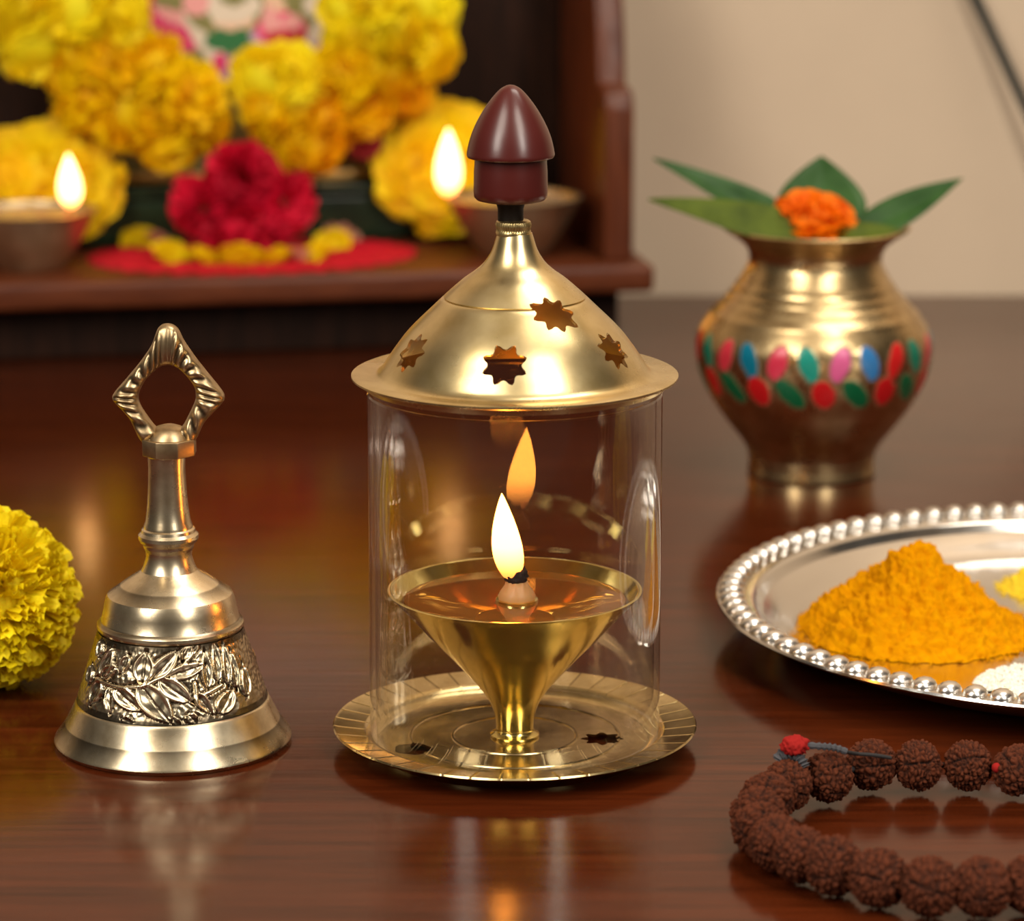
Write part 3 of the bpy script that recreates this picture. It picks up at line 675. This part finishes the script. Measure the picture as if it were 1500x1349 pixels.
me.materials.append(M['silver_bead']); obj('beaded_rim',me,tray)
def heap(name,c,rx,ry,h,m,seed,label,bumpy=.0026,pw=1.0,n=150,apex=(0,0)):
    vs=[];fs=[]; rn=random.Random(seed)
    rings=n; sg=n*2
    vs.append((apex[0],apex[1],h*.97))
    for i in range(1,rings+1):
        q=i/rings
        for k in range(sg):
            a=2*pi*k/sg; edge=1+.10*noise.noise(Vector((cos(a)*1.6,sin(a)*1.6,seed)))+.05*noise.noise(Vector((cos(a)*9,sin(a)*9,seed)))
            edge=1+(edge-1)*q**3; x=rx*q*edge*cos(a)+apex[0]*(1-q); y=ry*q*edge*sin(a)+apex[1]*(1-q)
            zz=h*(1-q)**pw*(1-.0)
            zz= h*(.94*(1-q**1.15)+.06*exp(-(q*5)**2)) if pw==1 else h*(1-q*q)
            p=Vector((x,y,zz)); nn=noise.fractal(p*330+Vector((seed,0,0)),.7,2,4)*bumpy*.75+noise.noise(p*95)*bumpy*1.1+noise.noise(p*38)*bumpy*1.3; x+=nn*.5*cos(a); y+=nn*.5*sin(a)
            vs.append((x,y,max(0,zz+nn*min(1,(1-q)*5+.25)) if q<1 else 0))
    for k in range(sg): fs.append((0,1+k,1+(k+1)%sg))
    for i in range(rings-1):
        for k in range(sg): l=(k+1)%sg; a=1+i*sg; fs.append((a+k,a+sg+k,a+sg+l,a+l))
    # loose crumbs
    for _ in range(260):
        a=rn.uniform(0,2*pi); q=rn.gauss(1.0,.05); x=rx*q*cos(a); y=ry*q*sin(a); s=rn.uniform(.0004,.0011); b0=len(vs)
        for d in ((1,0,0),(-1,0,0),(0,1,0),(0,-1,0),(0,0,1),(0,0,-1)): vs.append((x+d[0]*s,y+d[1]*s,s*.6+d[2]*s*.6))
        for f in ((0,2,4),(2,1,4),(1,3,4),(3,0,4),(2,0,5),(1,2,5),(3,1,5),(0,3,5)): fs.append(tuple(b0+j for j in f))
    o=obj(name,me_from(vs,fs,m,None),None,c); return tag(o,label,'powder',None,'stuff')
hc=gp(1345,922,.0036); hx_=178*scl(hc)
heap('turmeric_heap',(hc.x,hc.y,.0036),hx_*.97,.043,hc.z+zat(812,hc.y)-.0036,M['turmeric'],7,'orange-yellow turmeric heap on the left of the silver tray')
h2=gp(1562,862,.0036); heap('yellow_powder_heap',(h2.x,h2.y,.0036),.026,.022,.019,M['yellow_powder'],8,'bright yellow powder heap at the right picture edge, behind the turmeric',.0012,1,80)
# rice
rc=gp(1522,1003,.0036); vs=[];fs=[]; rn=random.Random(11)
for _ in range(1500):
    a=rn.uniform(0,2*pi); q=sqrt(rn.random()); x=.0215*q*cos(a); y=.0150*q*sin(a); z=.0006+.0055*(1-q*q)*rn.uniform(.6,1)
    mt=Matrix.Translation((x,y,z))@Matrix.Rotation(rn.uniform(0,6.3),4,'Z')@Matrix.Rotation(rn.uniform(-.7,.7),4,'Y')
    b0=len(vs); l,w=rn.uniform(.0016,.0024),.0008
    for i,(t,rad) in enumerate(((-1,.0),(-.6,.8),(0,1),(.6,.8),(1,0))):
        for k in range(5): an=2*pi*k/5; vs.append(mt@Vector((t*l,rad*w*cos(an),rad*w*sin(an))))
    for i in range(4):
        for k in range(5): fs.append((b0+i*5+k,b0+i*5+(k+1)%5,b0+(i+1)*5+(k+1)%5,b0+(i+1)*5+k))
o=obj('rice_heap',me_from(vs,fs,M['rice'],None),None,(rc.x,rc.y,.0038)); tag(o,'small heap of white rice grains at the front of the silver tray','rice',None,'stuff')

# ------------------------------------------------------------------ rudraksha mala
mala=thing('rudraksha_mala','string of wrinkled brown rudraksha beads coiled at the front right of the table','prayer beads',gp(1440,1210,0))
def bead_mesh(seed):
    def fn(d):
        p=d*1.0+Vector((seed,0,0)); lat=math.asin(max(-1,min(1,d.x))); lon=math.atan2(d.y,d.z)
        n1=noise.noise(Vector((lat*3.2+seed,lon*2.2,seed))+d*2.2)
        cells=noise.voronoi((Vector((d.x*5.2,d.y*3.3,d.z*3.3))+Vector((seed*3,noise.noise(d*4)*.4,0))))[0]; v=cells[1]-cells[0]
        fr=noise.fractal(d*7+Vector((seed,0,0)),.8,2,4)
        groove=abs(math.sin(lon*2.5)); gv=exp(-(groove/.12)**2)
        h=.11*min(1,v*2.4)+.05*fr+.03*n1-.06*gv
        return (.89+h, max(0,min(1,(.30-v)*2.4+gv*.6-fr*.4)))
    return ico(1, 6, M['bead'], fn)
bms=[bead_mesh(s) for s in range(5)]
BD=[(1491,1128),(1418,1121),(1345,1121),(1276,1120),(1213,1138),(1152,1151),(1124,1171),(1110,1193),(1113,1215),(1137,1235),(1174,1252),(1222,1268),(1287,1286),(1362,1299),(1438,1300),(1512,1296)]
pts=[gp(x,y,.0096) for x,y in BD]
xm=pts[0].x+.012
ext=[Vector((2*xm-p.x,p.y,p.z)) for p in pts[1:14]][::1]   # the ring closes outside the frame
pts2=pts+[Vector((pts[-1].x+.017,pts[-1].y+.001,.0085))]
rn=random.Random(2); allp=list(pts); 
for i,p in enumerate(pts):
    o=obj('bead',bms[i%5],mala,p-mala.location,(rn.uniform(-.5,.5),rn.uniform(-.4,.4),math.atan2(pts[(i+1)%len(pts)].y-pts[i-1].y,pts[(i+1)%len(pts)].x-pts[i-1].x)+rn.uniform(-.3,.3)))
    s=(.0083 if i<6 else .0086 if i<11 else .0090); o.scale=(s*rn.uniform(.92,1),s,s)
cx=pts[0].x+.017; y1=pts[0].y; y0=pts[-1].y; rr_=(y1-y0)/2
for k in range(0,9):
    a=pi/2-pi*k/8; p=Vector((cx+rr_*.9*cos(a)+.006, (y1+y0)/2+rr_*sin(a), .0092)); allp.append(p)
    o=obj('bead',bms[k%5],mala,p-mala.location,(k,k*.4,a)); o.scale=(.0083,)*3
obj('cord',tube([p-mala.location for p in pts],.0009,M['thread_black'],8,3),mala)
q=lambda px,py,dy: pt(px,py,dy)-mala.location
yb=pts[4].y-.004
obj('grey_thread',tube([q(1240,1101,yb),q(1222,1095,yb),q(1200,1093,yb),q(1172,1091,yb)],.0012,M['thread_grey'],8,6,lambda t: .0011+.0003*sin(t*60)),mala)
obj('grey_tail',tube([q(1170,1096,yb),q(1158,1104,yb),q(1146,1107,yb),q(1142,1113,yb)],.0022,M['thread_grey'],8,6,lambda t: .0022+.0004*sin(t*40)),mala)
obj('grey_tail',tube([q(1160,1102,yb),q(1172,1112,yb-.002),q(1178,1124,yb-.003)],.0018,M['thread_grey'],8,6,lambda t: .0018+.0004*sin(t*40)),mala)
yk=pts[3].y-.0078
obj('black_thread',tube([q(1238,1101,yb),q(1255,1104,yk-.0005),q(1280,1106,yk-.0008),q(1305,1110,yk+.0008)],.0006,M['thread_black'],8,6),mala)
obj('red_knot',ico(.0040,4,M['thread_red'],lambda d:(1+.22*noise.noise(d*4)+.08*sin(d.x*18+d.z*9),0),(1.1,1,.8)),mala,q(1164,1092,yb))
obj('red_spacer',ico(.0016,3,M['thread_red']),mala,(pts[0]+pts[1])/2-mala.location+Vector((.0005,-.0045,.0015)))

# ------------------------------------------------------------------ loose marigold on the table at left
mg=Vector((0,.064,0)); mc_=pt(-22,874,mg.y)
s=scl(mc_); R=136*s
big_m=blossom(1,900,M['mari_y'],41,(1,1,1),.085,-.93,.07,6,5)
o=obj('yellow_marigold',big_m,None,(mc_.x,mc_.y,R*.98),(.2,.35,0)); o.scale=(R*1.02,R,R*.97); tag(o,'big bright yellow marigold lying on the table left of the bell','flower')
o.location.z=zat(876,mc_.y); o.scale.z=o.location.z*.985
pm=bpy.data.meshes; vs=[];fs=[]; petal(vs,fs,Vector((0,0,0)),Vector((1,0,0)),Vector((0,1,0)),.0,.009,.004,.002,.0004,0,7,6); 
pp_=gp(0,1014,0); o=obj('marigold_petal',me_from(vs,fs,M['mari_y'],None),None,(pp_.x-.006,pp_.y,.0012),(0,-.5,.3)); tag(o,'single yellow petal on the table below the yellow marigold, at the left edge','petal')

# rod leaning on the wall at upper right
a_=pt(1427,-2,WY-.006); b_=pt(1503,165,WY-.006); d=(b_-a_); t_=(-a_.z+.003)/d.z; foot=a_+d*t_; foot.y=WY-.03; head=a_-d*1.2; head.y=WY-.0035
ppts=[head.lerp(foot,k/10) for k in range(11)]
o=obj('leaning_rod',tube(ppts,.0030,M['cable'],12,1)); tag(o,'thin black-green rod leaning on the beige wall at the upper right','rod')

# ------------------------------------------------------------------ lights
def area(name, loc, target, sx, sy, power, color):
    l=bpy.data.lights.new(name,'AREA'); l.shape='RECTANGLE'; l.size=sx; l.size_y=sy; l.energy=power; l.color=color
    o=bpy.data.objects.new(name,l); C.objects.link(o); o.location=loc; o.rotation_euler=(Vector(target)-Vector(loc)).to_track_quat('-Z','Y').to_euler(); return o
T=(0,.15,.08)
area('window_light_left',(-1.05,-1.25,1.0),T,.5,.7,15,(1,.93,.82))
area('window_light_right',(.95,-1.35,1.0),T,.35,.7,13,(1,.94,.84))
area('pendant_light_left',(-.56,-.72,1.2),(0,0,.08),.5,.55,8,(1,.92,.79))
area('pendant_light_right',(.56,-.72,1.2),(0,0,.08),.42,.55,8,(1,.92,.79))
area('overhead_fill',(.6,.25,1.8),(.5,.6,.1),.9,.5,14,(1,.92,.80))  # added unseen overhead softbox: soft fill and something bright for brass to reflect
w=bpy.data.worlds.new('world'); S.world=w; w.use_nodes=True; w.node_tree.nodes['Background'].inputs[0].default_value=(1,.86,.7,1); w.node_tree.nodes['Background'].inputs[1].default_value=.06
S.view_settings.view_transform='Standard'; S.view_settings.look='None'; S.view_settings.gamma=1; S.view_settings.use_curve_mapping=False
S.view_settings.exposure=0.0
